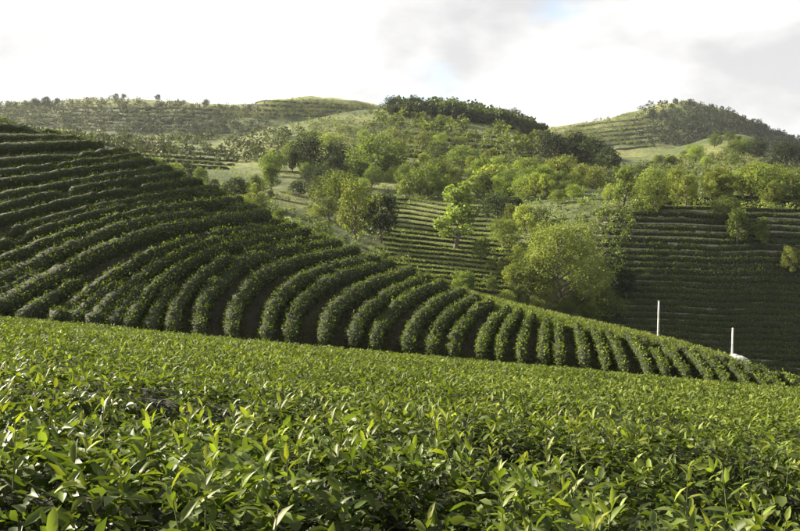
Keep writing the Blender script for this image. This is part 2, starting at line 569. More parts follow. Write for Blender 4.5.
def near_hedge(k, yc, width):
    half = 0.53 * yc + 2.6
    xs = np.array([-half, half])
    detail = yc < 11
    lod = 0 if yc < 9 else (1 if yc < 20 else 2)
    dens = (520, 230, 105)[lod]
    Lr = ((.070, .130), (.09, .14), (.13, .20))[lod]
    base = np.array([0.0, yc, float(near_z(0.0, yc))])
    root = empty('tea_hedge', base)
    # inner mass of twigs: a lumpy swept body a little below the leaf surface
    nx = max(12, int(2 * half / (0.25 if yc < 12 else 0.6)))
    prof = np.array([(-.5, .02), (-.50, .35), (-.44, .66), (-.28, .80), (0, .84), (.28, .80), (.44, .66), (.5, .35), (.5, .02)])
    X = np.linspace(xs[0], xs[1], nx)
    bend = 0.10 * np.sin(X * 0.35 + k) + 0.12 * vnoise(X * .5, X * 0 + k, 3)
    PX = np.repeat(X[:, None], 9, 1)
    PY = yc + bend[:, None] + prof[None, :, 0] * width * .92 * (1 + .10 * vnoise(PX * 1.3, prof[None, :, 1] * 5 + k * 3, 8))
    top = 0.10 * fbm(PX * .8, PY * .8, 21)
    PZ = near_z(PX, PY) + (prof[None, :, 1] * HEDGE_H) * (1 + .06 * vnoise(PX * 2.1, PY * 2.1, 9)) - (.34 if yc < 9 else .06) + top * prof[None, :, 1]
    Vb = np.stack([PX, PY, PZ], -1).reshape(-1, 3) - base
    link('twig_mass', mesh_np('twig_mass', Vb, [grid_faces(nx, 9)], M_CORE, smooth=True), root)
    # leaves on the clipped top and the sides
    arc = width + 0.9
    n = int(2 * half * arc * dens)
    x = rng.uniform(*xs, n)
    q = rng.uniform(-.5, .5, n) * arc                  # position along the profile
    flat = width / 2 - .08
    onside = np.abs(q) > flat
    cy = np.where(onside, np.sign(q) * (flat + .12 * np.minimum((np.abs(q) - flat) / .3, 1)), q)
    drop = np.where(onside, np.maximum(np.abs(q) - flat, 0) * 1.25, 0.05 * (q / flat) ** 2)
    bendx = 0.10 * np.sin(x * 0.35 + k) + 0.12 * vnoise(x * .5, x * 0 + k, 3)
    yy = yc + bendx + cy
    lift = rng.beta(1.3, 2.6, n) * .20 - .10
    zz = near_z(x, yy) + HEDGE_H * (1 + .0) + 0.10 * fbm(x * .8, yy * .8, 21) - drop + lift + .05 * vnoise(x * 3.1, yy * 3.1, 33)
    # gather leaves into shoots
    if lod == 0:
        m = max(1, n // 6)
        pick = rng.integers(0, m, n)
        tall = rng.random(m) ** 3 * .10
        x = x[:m][pick] + rng.normal(0, .022, n); yy = yy[:m][pick] + rng.normal(0, .022, n)
        zz = zz[:m][pick] + rng.uniform(-.07, .05, n) + tall[pick] * rng.random(n)
        onside = onside[:m][pick]; q = q[:m][pick]; lift = lift[:m][pick] + tall[pick]
    gapn = vnoise(x * 1.1 + 7, yy * .8, 81) + .5 * vnoise(x * 3, yy * 3, 82)
    keep = gapn > ((-.14 if yc < 6.9 else -.3) if lod == 0 else -.6)
    zz = np.where(keep, zz, zz - (rng.uniform(.16, .28, n) if lod else np.clip((-.1 - gapn) * 1.4, .12, .55) + rng.uniform(0, .15, n))); lift = np.where(keep, lift, -.12)
    az = rng.uniform(0, 2 * np.pi, n)
    el = rng.normal(.38, .38, n)
    D = np.stack([np.cos(az) * np.cos(el), np.sin(az) * np.cos(el), np.sin(el)], -1)
    D[:, 1] += np.where(onside, np.sign(q) * .6, 0)
    N = np.tile([0, 0, 1.], (n, 1)) + rng.normal(0, .45, (n, 3))
    L = rng.uniform(*Lr, n) * (1.06 if yc < 6.6 else 1.0)
    W = L * rng.uniform(.34, .46, n)
    patch = .5 + .5 * vnoise(x * .6, yy * .9, 40)
    young = np.clip((.30 if lod == 0 else .38) + 2.0 * lift + .22 * patch + rng.normal(0, .18, n), 0, 1)
    young = np.where(onside, young * .5, young)
    hot = rng.random(n) < (.012 if lod == 0 else .004)
    young = np.where(hot, 1.0, young)
    col = tea_colour(n, young)
    P = np.stack([x, yy, zz], -1)
    idx = np.arange(n)
    if lod == 0 and yc < 7.5:                          # the leaves that show largest are single pieces
        ppx, ppy = pix(x, yy, zz)
        vis = (ppx > -5) & (ppx < 805) & (ppy < 540) & (lift > -.02) & ~(onside & (q > 0))
        score = L / yy * np.where(vis, 1, 0) * (1 + lift * 2)
        big = np.argsort(-score)[:290]
        Df, Sf, Nf = frames(D[big], N[big])
        from mathutils import Matrix
        for a, i in enumerate(big):
            o = link('leaf', LEAF_MESH[min(7, int(young[i] * 7.99))], root)
            mt = Matrix([[Df[a][r] * L[i], Sf[a][r] * L[i], Nf[a][r] * L[i], P[i][r] - base[r]] for r in range(3)] + [[0, 0, 0, 1]])
            o.matrix_local = mt
        idx = np.setdiff1d(idx, big)
    if lod == 0:                                       # pale upright shoots with their own stems
        ns = int(2 * half * width * 11)
        sx = rng.uniform(*xs, ns); sy = yc + rng.uniform(-.5, .5, ns) * width
        sz = near_z(sx, sy) + HEDGE_H + 0.10 * fbm(sx * .8, sy * .8, 21)
        sg = vnoise(sx * 1.1 + 7, sy * .8, 81) + .5 * vnoise(sx * 3, sy * 3, 82)
        sz = sz - np.clip((-.1 - sg) * 1.4, 0, .5)
        sh = rng.uniform(.08, .22, ns)
        tilt = rng.normal(0, .22, (ns, 2))
        tip = np.stack([tilt[:, 0] * sh, tilt[:, 1] * sh, sh], -1)
        root0 = np.stack([sx, sy, sz - .10], -1)
        tubes = [tube([root0[i], root0[i] + tip[i] * .6, root0[i] + tip[i] + [0, 0, .10]], [.004, .003, .002], 4) for i in range(ns)]
        tv, tf = join(tubes)
        link('shoot_stems', mesh_np('shoot_stems', tv - base, [tf], M_STEM), root)['kind'] = 'stuff'
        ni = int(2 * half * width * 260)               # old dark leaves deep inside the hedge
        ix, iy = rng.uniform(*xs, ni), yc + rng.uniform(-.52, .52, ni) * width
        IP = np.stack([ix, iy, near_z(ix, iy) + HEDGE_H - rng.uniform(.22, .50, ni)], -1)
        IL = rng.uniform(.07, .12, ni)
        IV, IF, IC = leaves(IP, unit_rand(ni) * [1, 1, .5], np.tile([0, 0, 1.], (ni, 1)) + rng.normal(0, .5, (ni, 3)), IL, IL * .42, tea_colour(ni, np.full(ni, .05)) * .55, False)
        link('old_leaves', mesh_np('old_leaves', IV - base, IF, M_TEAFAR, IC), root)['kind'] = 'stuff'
        kk = 6
        f = np.tile(np.linspace(.35, 1, kk), ns); si = np.repeat(np.arange(ns), kk)
        sa = np.tile(np.arange(kk) * 2.3, ns) + rng.uniform(0, 6.28, ns)[si] + rng.normal(0, .3, ns * kk)
        se = .25 + .85 * f + rng.normal(0, .15, ns * kk)
        SD = np.stack([np.cos(sa) * np.cos(se), np.sin(sa) * np.cos(se), np.sin(se)], -1)
        SP = root0[si] + tip[si] * f[:, None] + np.array([0, 0, .10]) * f[:, None]
        SL = rng.uniform(.08, .145, ns * kk) * (1.15 - .45 * f)
        SY = np.clip(.38 + .52 * f ** 2 + rng.normal(0, .1, ns * kk) + (rng.random(ns) < .08)[si] * .5, 0, 1)
        P = np.concatenate([P, SP]); D = np.concatenate([D, SD])
        N = np.concatenate([N, np.tile([0, 0, 1.], (ns * kk, 1)) + rng.normal(0, .2, (ns * kk, 3))])
        idx = np.concatenate([idx, n + np.arange(ns * kk)])
        L = np.concatenate([L, SL]); W = np.concatenate([W, SL * rng.uniform(.32, .42, ns * kk)])
        col = np.concatenate([col, tea_colour(ns * kk, SY)])
    V, F, cc = leaves(P[idx], D[idx], N[idx], L[idx], W[idx], col[idx], lod == 0)
    fo = link('foliage', mesh_np('foliage', V - base, F, M_TEA if lod == 0 else M_TEAFAR, cc, smooth=lod == 0), root)
    tag(fo, kind='stuff')
    return root


yk, k = 2.35, 0
while yk < 48:
    wd = 1.12 + .1 * math.sin(k * 1.7)
    h = near_hedge(k, yk, wd)
    if k == 0:
        lab = 'glossy leafy tea hedge nearest the viewer along the bottom edge'
    else:
        lab = ordinal(k + 1) + ' tea hedge up from the bottom edge, running across the near field'
    tag(h, lab, 'tea hedge', 'tea hedges across the near field')
    k += 1
    yk += 1.42 + (.05 if yk < 15 else 0)

# ------------------------------------------------------------------ swept hedge rows on slopes
PROF = np.array([(-.8, -.10), (-1.0, .45), (-.86, .86), (0, .97), (.86, .86), (1.0, .45), (.8, -.10)])


def hedge_row(name, P, hw, hh, dens, Lr, young=0.45, mat_leaf=None, seed=0, lump=.16, tint=1.0):
    """P: (n,3) ground points along the row, hw half width per point"""
    P = np.asarray(P, float)
    n = len(P)
    tg = np.gradient(P, axis=0); tg[:, 2] = 0
    tg /= np.linalg.norm(tg, axis=1, keepdims=True) + 1e-9
    sd = np.stack([tg[:, 1], -tg[:, 0], tg[:, 2] * 0], -1)
    dist = np.concatenate([[0], np.cumsum(np.linalg.norm(np.diff(P, axis=0), axis=1))])
    base = P[n // 2].copy()
    hw = np.broadcast_to(hw, (n,))
    taper = np.clip(np.minimum(dist, dist[-1] - dist) / .9, .25, 1)
    lw = 1 + lump * vnoise(dist * .9, dist * 0 + seed, 4) + lump * vnoise(dist * 2.3, dist * 0 + seed, 6)
    lh = 1 + lump * .8 * vnoise(dist * 1.1, dist * 0 + seed, 14)
    bush = np.abs(np.sin(dist * 2.3 + seed + 1.2 * vnoise(dist * .5, dist * 0 + seed, 90))) ** .5      # single bushes grown together
    lw = lw * (.72 + .34 * bush); lh = lh * (.80 + .22 * bush)
    lh = lh * (1 - .55 * np.clip((vnoise(dist * .45, dist * 0 + seed * 1.7, 95) - .62) * 8, 0, 1))      # weak or missing bushes
    zs = np.array([[z_at(*(P[i] + sd[i] * hw[i] * c)[:2]) for c in (-1, 0, 1)] for i in range(n)])
    root = empty(name, base)
    V = np.empty((n, len(PROF), 3))
    for j, (c, h) in enumerate(PROF):
        w = hw * lw * taper * c
        V[:, j, :2] = P[:, :2] + sd[:, :2] * w[:, None]
        g0 = np.where(c < 0, zs[:, 0] * -c + zs[:, 1] * (1 + c), zs[:, 2] * c + zs[:, 1] * (1 - c)) if abs(c) <= 1 else zs[:, 1]
        V[:, j, 2] = g0 + h * hh * lh * np.sqrt(taper)
    link('twig_mass', mesh_np('twig_mass', V.reshape(-1, 3) - base, [grid_faces(n, len(PROF))], M_BODY, smooth=True), root)
    if dens > 0:
        seg = np.linalg.norm(np.diff(P, axis=0), axis=1)
        area = seg * (2 * .5 * (hw[:-1] + hw[1:]) + 1.2 * hh)
        m = int(area.sum() * dens)
        i = rng.choice(n - 1, m, p=area / area.sum())
        t = rng.random(m)[:, None]
        fj = rng.random(m) * (len(PROF) - 1.001); j = fj.astype(int); b = (fj - j)[:, None]
        Q = ((V[i, j] * (1 - b) + V[i, j + 1] * b) * (1 - t) + (V[i + 1, j] * (1 - b) + V[i + 1, j + 1] * b) * t)
        Q = Q + rng.normal(0, .05, (m, 3)) + np.array([0, 0, 1.]) * (.02 + .22 * rng.random((m, 1)) ** 4)
        outw = sd[i] * ((fj / (len(PROF) - 1) - .5) * 2)[:, None]
        D = unit_rand(m) + outw * .7 + np.array([0, 0, .35])
        N = np.tile([0, 0, 1.], (m, 1)) + outw + rng.normal(0, .4, (m, 3))
        L = rng.uniform(*Lr, m)
        topness = np.clip(1 - np.abs(fj / (len(PROF) - 1) - .5) * 2.2, 0, 1)
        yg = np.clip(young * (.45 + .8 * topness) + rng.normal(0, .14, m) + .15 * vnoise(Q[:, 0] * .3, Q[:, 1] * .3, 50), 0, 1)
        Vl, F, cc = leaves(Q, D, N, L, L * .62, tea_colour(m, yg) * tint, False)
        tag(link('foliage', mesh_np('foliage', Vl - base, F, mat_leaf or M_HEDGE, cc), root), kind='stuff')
    return root


# --- the curving hedges of the left spur (start, two way points, end on the crest; pixels of the photograph laid onto the slope)
KN = [(0, [(-150, 134), (-70, 130), (0, 131), (60, 137)]),
      (3, [(-150, 190), (-50, 172), (50, 163), (130, 155)]),
      (6, [(-150, 240), (-50, 213), (70, 188), (172, 172)]),
      (9, [(-160, 300), (-50, 255), (100, 212), (218, 193)]),
      (12, [(-80, 324), (0, 287), (125, 233), (258, 213)]),
      (14, [(45, 332), (95, 296), (165, 256), (288, 227)]),
      (16, [(130, 340), (155, 300), (215, 260), (315, 238)]),
      (18, [(200, 345), (208, 306), (250, 268), (343, 249)]),
      (20, [(262, 350), (272, 312), (310, 281), (378, 263)]),
      (23, [(350, 353), (360, 325), (390, 301), (432, 283)]),
      (26, [(430, 361), (437, 338), (455, 317), (480, 303)]),
      (29, [(500, 368), (503, 349), (512, 330), (524, 317)]),
      (31, [(540, 371), (541, 354), (543, 335), (546, 324)]),
      (34, [(605, 378), (601, 360), (594, 342), (589, 333)]),
      (37, [(668, 386), (660, 370), (648, 353), (638, 343)]),
      (40, [(730, 396), (720, 381), (706, 365), (693, 356)]),
      (43, [(790, 408), (778, 396), (765, 381), (751, 373)]),
      (46, [(850, 420), (838, 408), (822, 397), (806, 401)])]
kn = np.array([q[0] for q in KN], float)
kp = np.array([q[1] for q in KN], float)


def spur_curve(n, m=40):
    w = np.array([[np.interp(n, kn, kp[:, a, c]) for c in (0, 1)] for a in range(4)])
    tt = np.linspace(0, 3, m)                          # Catmull-Rom through the four points
    e = np.vstack([2 * w[0] - w[1], w, 2 * w[3] - w[2]])
    out = []
    for t in tt:
        i = min(int(t), 2); f = t - i
        p0, p1, p2, p3 = e[i], e[i + 1], e[i + 2], e[i + 3]
        out.append(.5 * (2 * p1 + (p2 - p0) * f + (2 * p0 - 5 * p1 + 4 * p2 - p3) * f * f + (3 * p1 - p0 - 3 * p2 + p3) * f**3))
    return np.array(out)


def resample(P, step):
    d = np.concatenate([[0], np.cumsum(np.linalg.norm(np.diff(P, axis=0), axis=1))])
    if d[-1] < step * 4: return P
    q = np.linspace(0, d[-1], int(d[-1] / step) + 1)
    return np.stack([np.interp(q, d, P[:, c]) for c in range(3)], -1)


def smooth_path(P, it=3):
    P = P.copy()
    for _ in range(it):
        P[1:-1] = .25 * P[:-2] + .5 * P[1:-1] + .25 * P[2:]
    return P


SPUR = []
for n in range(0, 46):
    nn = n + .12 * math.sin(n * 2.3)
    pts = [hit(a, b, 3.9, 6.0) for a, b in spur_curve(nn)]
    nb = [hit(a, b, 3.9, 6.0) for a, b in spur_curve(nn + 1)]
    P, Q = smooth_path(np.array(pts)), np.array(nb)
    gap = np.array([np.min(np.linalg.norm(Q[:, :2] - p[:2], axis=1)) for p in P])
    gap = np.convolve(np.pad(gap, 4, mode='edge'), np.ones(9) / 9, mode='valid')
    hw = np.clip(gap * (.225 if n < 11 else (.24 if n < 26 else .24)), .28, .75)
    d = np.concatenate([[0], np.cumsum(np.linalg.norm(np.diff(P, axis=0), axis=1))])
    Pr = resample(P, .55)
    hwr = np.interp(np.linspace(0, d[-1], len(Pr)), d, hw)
    r = hedge_row('tea_hedge', Pr, hwr, .80 if n < 11 else .95, 46, (.13, .24), young=(.32 if n < 11 else .48) if n < 28 else .5, seed=n * 3.7, tint=.62 if n < 11 else (.95 if n < 28 else 1.05))  # spur's shade and its sunny end put into leaf colour through tint and young
    if n < 12:
        lab = ordinal(n + 1) + ' tea hedge below the dark left crest, cut by the left edge'
    elif n < 31:
        lab = ordinal(n - 11) + ' hedge from the left among those curving up the shaded spur to its crest'
    else:
        lab = ordinal(n - 30) + ' short hedge from the left on the sunny low end of the spur'
    tag(r, lab, 'tea hedge', 'tea hedges on the left spur')
    SPUR.append(r)
for i, n in enumerate((11.5, 12.5, 13.5, 14.5, 15.5, 16.5)):            # short hedges that fill the widening wedge at the foot
    P = smooth_path(np.array([hit(a, b, 3.9, 6.0) for a, b in spur_curve(n)[:17]]))
    r = hedge_row('tea_hedge', resample(P, .5), np.linspace(.55, .32, len(resample(P, .5))), .85, 46, (.13, .24), young=.4, seed=n * 5.1)
    tag(r, ordinal(i + 1) + ' short wedge hedge from the left at the foot of the left spur', 'tea hedge', 'wedge hedges at the foot of the spur')

# --- tea terraces across the valley
def slope_rows(x0, x1, y_top, y_bot, count, s0, s1, label, group, bank=False, tilt=0.0, wav=2.0, hh=.8, hw=.5, dens=9, young=.5, seed=0, bow=0.0):
    for i in range(count):
        f = i / max(1, count - 1)
        xa = x0 + rng.uniform(-6, 10); xb = x1 + rng.uniform(-10, 6)
        xs = np.arange(xa, xb, 2.5)
        ymid = y_top + (y_bot - y_top) * f
        ys = ymid + tilt * (xs - .5 * (x0 + x1)) + wav * vnoise(xs / 45, xs * 0 + seed + f * 1.5, 60) + bow * ((xs - .5 * (x0 + x1)) / (.5 * (x1 - x0)))**2
        pts = []
        for a, b in zip(xs, ys):
            pts.append(hit(a, b, s0, s1))
        P = smooth_path(np.array(pts), 4)
        r = hedge_row('tea_hedge', resample(P, 1.3), hw, hh * rng.uniform(.85, 1.15), dens, (.22, .4), young=young, seed=seed + i * 1.9, lump=.28)
        tag(r, ordinal(i + 1) + ' ' + label, 'tea hedge', group)
        if bank:                                       # the pale trodden earth edge of the terrace, broken by growth
            B = resample(P, 1.0); nb_ = len(B); base = np.array(r.location)
            e0 = np.array([0, -.62, 0]); wdt = .16 + .10 * (1 + vnoise(B[:, 0] * .13, B[:, 0] * 0 + i * 2.3, 97))
            rowz = lambda Q: np.array([z_at(q[0], q[1]) for q in Q])
            A0 = B + e0; A1 = B + e0 + np.stack([wdt * 0, wdt, wdt * 0], -1)
            A2 = A0 + np.array([0, -.10, 0])
            A0[:, 2] = rowz(A0) + .10; A1[:, 2] = rowz(A1) + .08; A2[:, 2] = rowz(A2) - .05
            V = np.stack([A2, A0, A1], 1).reshape(-1, 3) - base
            F = grid_faces(nb_, 3)
            ok = (vnoise(B[:-1, 0] * .09 + i, B[:-1, 0] * 0 + i * 1.3, 98) + .5 * vnoise(B[:-1, 0] * .5, B[:-1, 0] * 0 + i, 99)) > -.10
            F = F[np.repeat(ok, 2)]
            if len(F): link('earth_bank', mesh_np('earth_bank', V, [F], M_EARTH, smooth=True), r)['kind'] = 'stuff'


slope_rows(380, 520, 205, 288, 19, 8.6, 10.0, 'thin tea row from the top of the sunlit terraces mid valley', 'tea rows on the sunlit middle terraces', tilt=.10, young=1.0, seed=3, hw=.36, hh=.45, dens=24)  # leaf colour set palest to put the terraces' sunlight into the rows
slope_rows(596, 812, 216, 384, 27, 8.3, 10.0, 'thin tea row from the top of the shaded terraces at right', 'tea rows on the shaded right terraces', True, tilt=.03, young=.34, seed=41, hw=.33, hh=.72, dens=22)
slope_rows(630, 812, 198, 210, 4, 10.0, 11.0, 'tea row from the back on the bench above the shaded terraces', 'tea rows on the bench', tilt=.02, young=.8, seed=71, wav=1.0)
slope_rows(140, 236, 150, 167, 5, 11.0, 13.0, 'tea row from the top of the bright field beyond the left crest', 'tea rows on the bright field at left', tilt=.05, young=.8, seed=91, wav=.8, hh=1.1, hw=.9, dens=4)

slope_rows(400, 545, 138, 160, 6, 11.5, 13.0, 'faint tea row from the top of the lit slope under the middle ridge', 'faint tea rows under the middle ridge', tilt=.06, young=.8, seed=111, wav=1.2, hh=1.3, hw=1.0, dens=3)
slope_rows(570, 662, 122, 150, 7, 14.2, 15.0, 'faint row from the top of the lit flank of the far mountain', 'faint rows on the far mountain', tilt=-.10, young=.8, seed=131, wav=1.2, hh=1.6, hw=1.6, dens=1)
slope_rows(20, 235, 108, 130, 7, 14.2, 15.0, 'faint terrace row from the top of the far left mountain', 'faint rows on the far left mountain', tilt=.03, young=.3, seed=171, wav=2.0, hh=1.6, hw=1.6, dens=1)
slope_rows(250, 350, 103, 116, 4, 14.2, 15.0, 'faint row from the top of the bright far hill', 'faint rows on the bright far hill', tilt=.03, young=.8, seed=151, wav=1.2, hh=1.4, hw=1.4, dens=1)

# ------------------------------------------------------------------ trees
def tree_proto(kind, n_leaf, tone, size):
    """unit-height tree: returns trunk mesh and crown mesh (crown about 1 high overall, radius by kind)"""
    lobes = []
    if kind == 'broad':
        rad, lo, hi, nl = .50, .26, .95, 24
    elif kind == 'tall':
        rad, lo, hi, nl = .25, .24, 1.0, 18
    elif kind == 'bush':
        rad, lo, hi, nl = .55, .12, .90, 18
    else:
        rad, lo, hi, nl = .38, .24, .95, 21
    parts = []
    tx = rng.normal(0, .03, 5).cumsum(); ty = rng.normal(0, .03, 5).cumsum()
    zt = np.linspace(-.03, hi * .8, 5)
    spine = np.stack([tx - tx[0], ty - ty[0], zt], -1)
    parts.append(tube(spine, np.array([.030, .024, .018, .012, .005])))
    for i in range(nl):
        f = (i + .5) / nl
        h = lo + (hi - lo) * (f ** .9)
        prof = math.sin(math.pi * min(.98, .22 + .72 * (h - lo) / (hi - lo))) ** .7
        a = i * 2.4 + rng.uniform(-.5, .5)
        r = rad * prof * rng.uniform(.35, 1.0)
        c = np.array([math.cos(a) * r, math.sin(a) * r, h])
        c[:2] += spine[min(4, int(h / hi * 4))][:2]
        rr = rad * rng.uniform(.22, .42) * (.75 if f > .85 else 1)
        lobes.append((c, rr))
        st = np.array([np.interp(max(.05, h - .22), zt, spine[:, 0]), np.interp(max(.05, h - .22), zt, spine[:, 1]), max(.1, h - .22)])
        mid = (st + c) / 2 + np.array([0, 0, .02])
        parts.append(tube([st, mid, c], [.011, .007, .003], 5))
    V, F = join(parts)
    trunk = (V, F)
    wts = np.array([q[1]**2 for q in lobes]); wts /= wts.sum()
    li = rng.choice(len(lobes), n_leaf, p=wts)
    cs = np.array([q[0] for q in lobes])[li]; rs = np.array([q[1] for q in lobes])[li]
    dr = unit_rand(n_leaf)
    rr = rs * np.cbrt(rng.uniform(.25, 1.0, n_leaf)) * (1 + .45 * vnoise(dr[:, 0] * 2.5 + li * 3, dr[:, 1] * 2.5 + dr[:, 2] * 2, 70))
    P = cs + dr * rr[:, None] * np.array([1, 1, .78])
    D = dr + unit_rand(n_leaf) * .8 + np.array([0, 0, -.15])
    N = dr + np.array([0, 0, .5]) + rng.normal(0, .4, (n_leaf, 3))
    L = rng.uniform(.6, 1.3, n_leaf) * size
    lobe_t = rng.uniform(.7, 1.3, len(lobes))[li]
    col = np.array(tone)[None, :] * lobe_t[:, None] * rng.uniform(.7, 1.3, (n_leaf, 1)) * rng.uniform(.92, 1.08, (n_leaf, 3))
    Vl, Fl, cc = leaves(P, D, N, L, L * .8, col, False)
    return trunk, (Vl, Fl, cc)


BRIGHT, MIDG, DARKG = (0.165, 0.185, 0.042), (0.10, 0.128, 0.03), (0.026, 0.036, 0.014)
PROTO = {}
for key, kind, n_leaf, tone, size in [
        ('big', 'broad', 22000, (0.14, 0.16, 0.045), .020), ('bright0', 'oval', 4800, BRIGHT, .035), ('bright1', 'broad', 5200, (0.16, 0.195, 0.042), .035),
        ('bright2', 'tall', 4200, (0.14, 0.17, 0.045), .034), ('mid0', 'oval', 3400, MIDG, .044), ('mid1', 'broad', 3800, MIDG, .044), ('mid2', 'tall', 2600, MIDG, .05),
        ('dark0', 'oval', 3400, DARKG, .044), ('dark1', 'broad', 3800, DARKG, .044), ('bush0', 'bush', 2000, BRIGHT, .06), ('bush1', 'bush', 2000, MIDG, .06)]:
    (tv, tf), (cv, cf, cc) = tree_proto(kind, n_leaf, tone, size)
    PROTO[key] = (mesh_np('trunk', tv, [tf], M_BARK, smooth=True), mesh_np('crown', cv, cf, M_TREE, cc))


def put_tree(key, px, base_py, h_px, s0, s1, label, group=None, wide=1.0, cat='tree'):
    p = hit(px, base_py, s0, s1)
    h = h_px * p[1] / FPX
    o = empty('shrub' if key.startswith('bush') else 'tree', (p[0], p[1], p[2] - .02 * h))
    o.rotation_euler = (0, 0, rng.uniform(0, 6.28))
    o.scale = (h * wide, h * wide, h)
    tr, cr = PROTO[key]
    link('trunk', tr, o); link('crown', cr, o)
    tag(o, label, 'shrub' if key.startswith('bush') else cat, group)
    return o


B0, B1 = 8.6, 10.0
# single trees and clumps that can be found in the photograph
put_tree('big', 562, 309, 90, B0, B1, 'big broad sunlit tree standing behind the low end of the spur', None, 1.0)
put_tree('bright1', 531, 303, 48, B0, B1, 'rounded bright tree hugging the left side of the big broad tree')
put_tree('bright0', 511, 292, 28, B0, B1, 'small bright tree at the foot of the sunlit terraces')
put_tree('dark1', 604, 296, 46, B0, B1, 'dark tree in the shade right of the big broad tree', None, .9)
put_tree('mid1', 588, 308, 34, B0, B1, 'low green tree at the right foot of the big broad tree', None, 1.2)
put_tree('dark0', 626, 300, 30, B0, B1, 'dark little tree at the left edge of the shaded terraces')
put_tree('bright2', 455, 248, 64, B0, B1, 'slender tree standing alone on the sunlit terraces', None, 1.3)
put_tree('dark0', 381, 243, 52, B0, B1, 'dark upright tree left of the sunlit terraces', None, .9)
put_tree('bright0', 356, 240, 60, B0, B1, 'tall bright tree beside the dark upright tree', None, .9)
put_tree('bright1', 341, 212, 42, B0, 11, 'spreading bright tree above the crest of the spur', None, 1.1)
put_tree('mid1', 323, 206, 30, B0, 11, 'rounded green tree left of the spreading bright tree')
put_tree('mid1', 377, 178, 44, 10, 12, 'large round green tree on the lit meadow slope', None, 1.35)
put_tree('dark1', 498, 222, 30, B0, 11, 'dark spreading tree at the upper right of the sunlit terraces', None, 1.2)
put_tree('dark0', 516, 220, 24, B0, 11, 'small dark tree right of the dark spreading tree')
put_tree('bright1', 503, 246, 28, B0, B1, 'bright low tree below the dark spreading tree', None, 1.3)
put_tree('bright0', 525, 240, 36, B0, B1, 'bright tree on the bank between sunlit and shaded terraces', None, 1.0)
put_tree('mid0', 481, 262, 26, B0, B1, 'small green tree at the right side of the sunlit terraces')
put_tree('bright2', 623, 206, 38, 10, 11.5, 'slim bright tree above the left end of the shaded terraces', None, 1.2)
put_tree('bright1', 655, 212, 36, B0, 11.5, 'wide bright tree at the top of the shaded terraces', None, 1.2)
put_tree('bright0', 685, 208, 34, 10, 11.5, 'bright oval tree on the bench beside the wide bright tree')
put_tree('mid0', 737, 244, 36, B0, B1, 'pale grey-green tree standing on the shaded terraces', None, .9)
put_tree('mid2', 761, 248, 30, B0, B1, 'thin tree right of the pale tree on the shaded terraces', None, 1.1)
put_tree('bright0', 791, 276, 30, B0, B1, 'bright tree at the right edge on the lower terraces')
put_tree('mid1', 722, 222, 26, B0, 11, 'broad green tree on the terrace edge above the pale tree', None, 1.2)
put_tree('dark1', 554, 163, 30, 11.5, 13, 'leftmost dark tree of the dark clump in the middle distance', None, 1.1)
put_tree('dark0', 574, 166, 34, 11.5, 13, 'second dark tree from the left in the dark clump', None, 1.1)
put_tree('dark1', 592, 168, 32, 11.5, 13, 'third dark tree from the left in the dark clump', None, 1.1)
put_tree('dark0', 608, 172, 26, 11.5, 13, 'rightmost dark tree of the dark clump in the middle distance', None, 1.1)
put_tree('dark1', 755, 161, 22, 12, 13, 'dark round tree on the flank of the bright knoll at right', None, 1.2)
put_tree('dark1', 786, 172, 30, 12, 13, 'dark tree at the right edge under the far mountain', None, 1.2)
put_tree('bush0', 245, 204, 22, B0, 10.5, 'bright shrub poking over the left crest', None, 1.0)
put_tree('bush0', 263, 208, 14, B0, 10.5, 'small bright shrub right of the one poking over the crest', None, 1.2)
put_tree('mid1', 4, 134, 17, 6.0, 8, 'green tree top behind the dark crest at the left edge', None, 1.3)


def scatter(n, x0, x1, top, bot, hr, s0, s1, keys, label, group, wide=(.9, 1.3)):
    """top, bot: functions of px"""
    xs = np.sort(rng.uniform(x0, x1, n))
    for i, x in enumerate(xs):
        t, b = top(x), bot(x)
        y = t + (b - t) * rng.random()
        put_tree(keys[rng.integers(len(keys))], x, y, rng.uniform(*hr) * rng.choice([.8, 1.0, 1.2, 1.45]), s0, s1,
                 ordinal(i + 1) + ' ' + label, group, rng.uniform(*wide))


def pl(*pts):
    xs, ys = zip(*pts)
    return lambda x: float(np.interp(x, xs, ys))


scatter(22, 384, 542, pl((384, 112), (450, 112), (500, 121), (542, 134)), pl((384, 116), (450, 118), (500, 126), (542, 137)), (8, 12), 12.2, 13, ['dark0', 'dark1', 'dark1'],
        'dark tree from the left in the wood on the middle ridge', 'trees on the middle ridge')
scatter(26, 628, 815, pl((628, 190), (815, 196)), pl((628, 200), (815, 210)), (16, 28), 10, 11.8, ['bright0', 'bright1', 'mid1', 'bright0', 'mid0'],
        'tree from the left in the belt above the shaded terraces', 'trees in the belt above the shaded terraces')
scatter(20, 655, 770, pl((655, 165), (700, 146), (735, 140), (770, 155)), pl((655, 175), (770, 172)), (9, 15), 12, 13, ['bright1', 'bright1', 'mid1', 'bright0'],
        'tree from the left on the bright knoll below the far mountain', 'trees on the bright knoll')
scatter(24, 240, 345, pl((240, 165), (345, 160)), pl((240, 196), (345, 205)), (14, 26), 9.6, 12.2, ['mid0', 'mid1', 'dark1', 'mid1', 'dark0'],
        'tree from the left in the wooded hollow beyond the left crest', 'trees in the wooded hollow')
scatter(26, 395, 560, pl((395, 165), (560, 170)), pl((395, 200), (560, 208)), (12, 24), 10, 12.2, ['bright0', 'bright1', 'mid1', 'bush0', 'mid0'],
        'tree from the left in the loose wood above the sunlit terraces', 'trees above the sunlit terraces')
scatter(34, 310, 575, pl((310, 168), (400, 160), (575, 178)), pl((310, 196), (575, 203)), (13, 22), 10, 12.4, ['bright0', 'bright1', 'bright1', 'mid1'],
        'bright tree from the left in the soft belt of trees across the middle', 'trees in the soft middle belt', (1.0, 1.45))
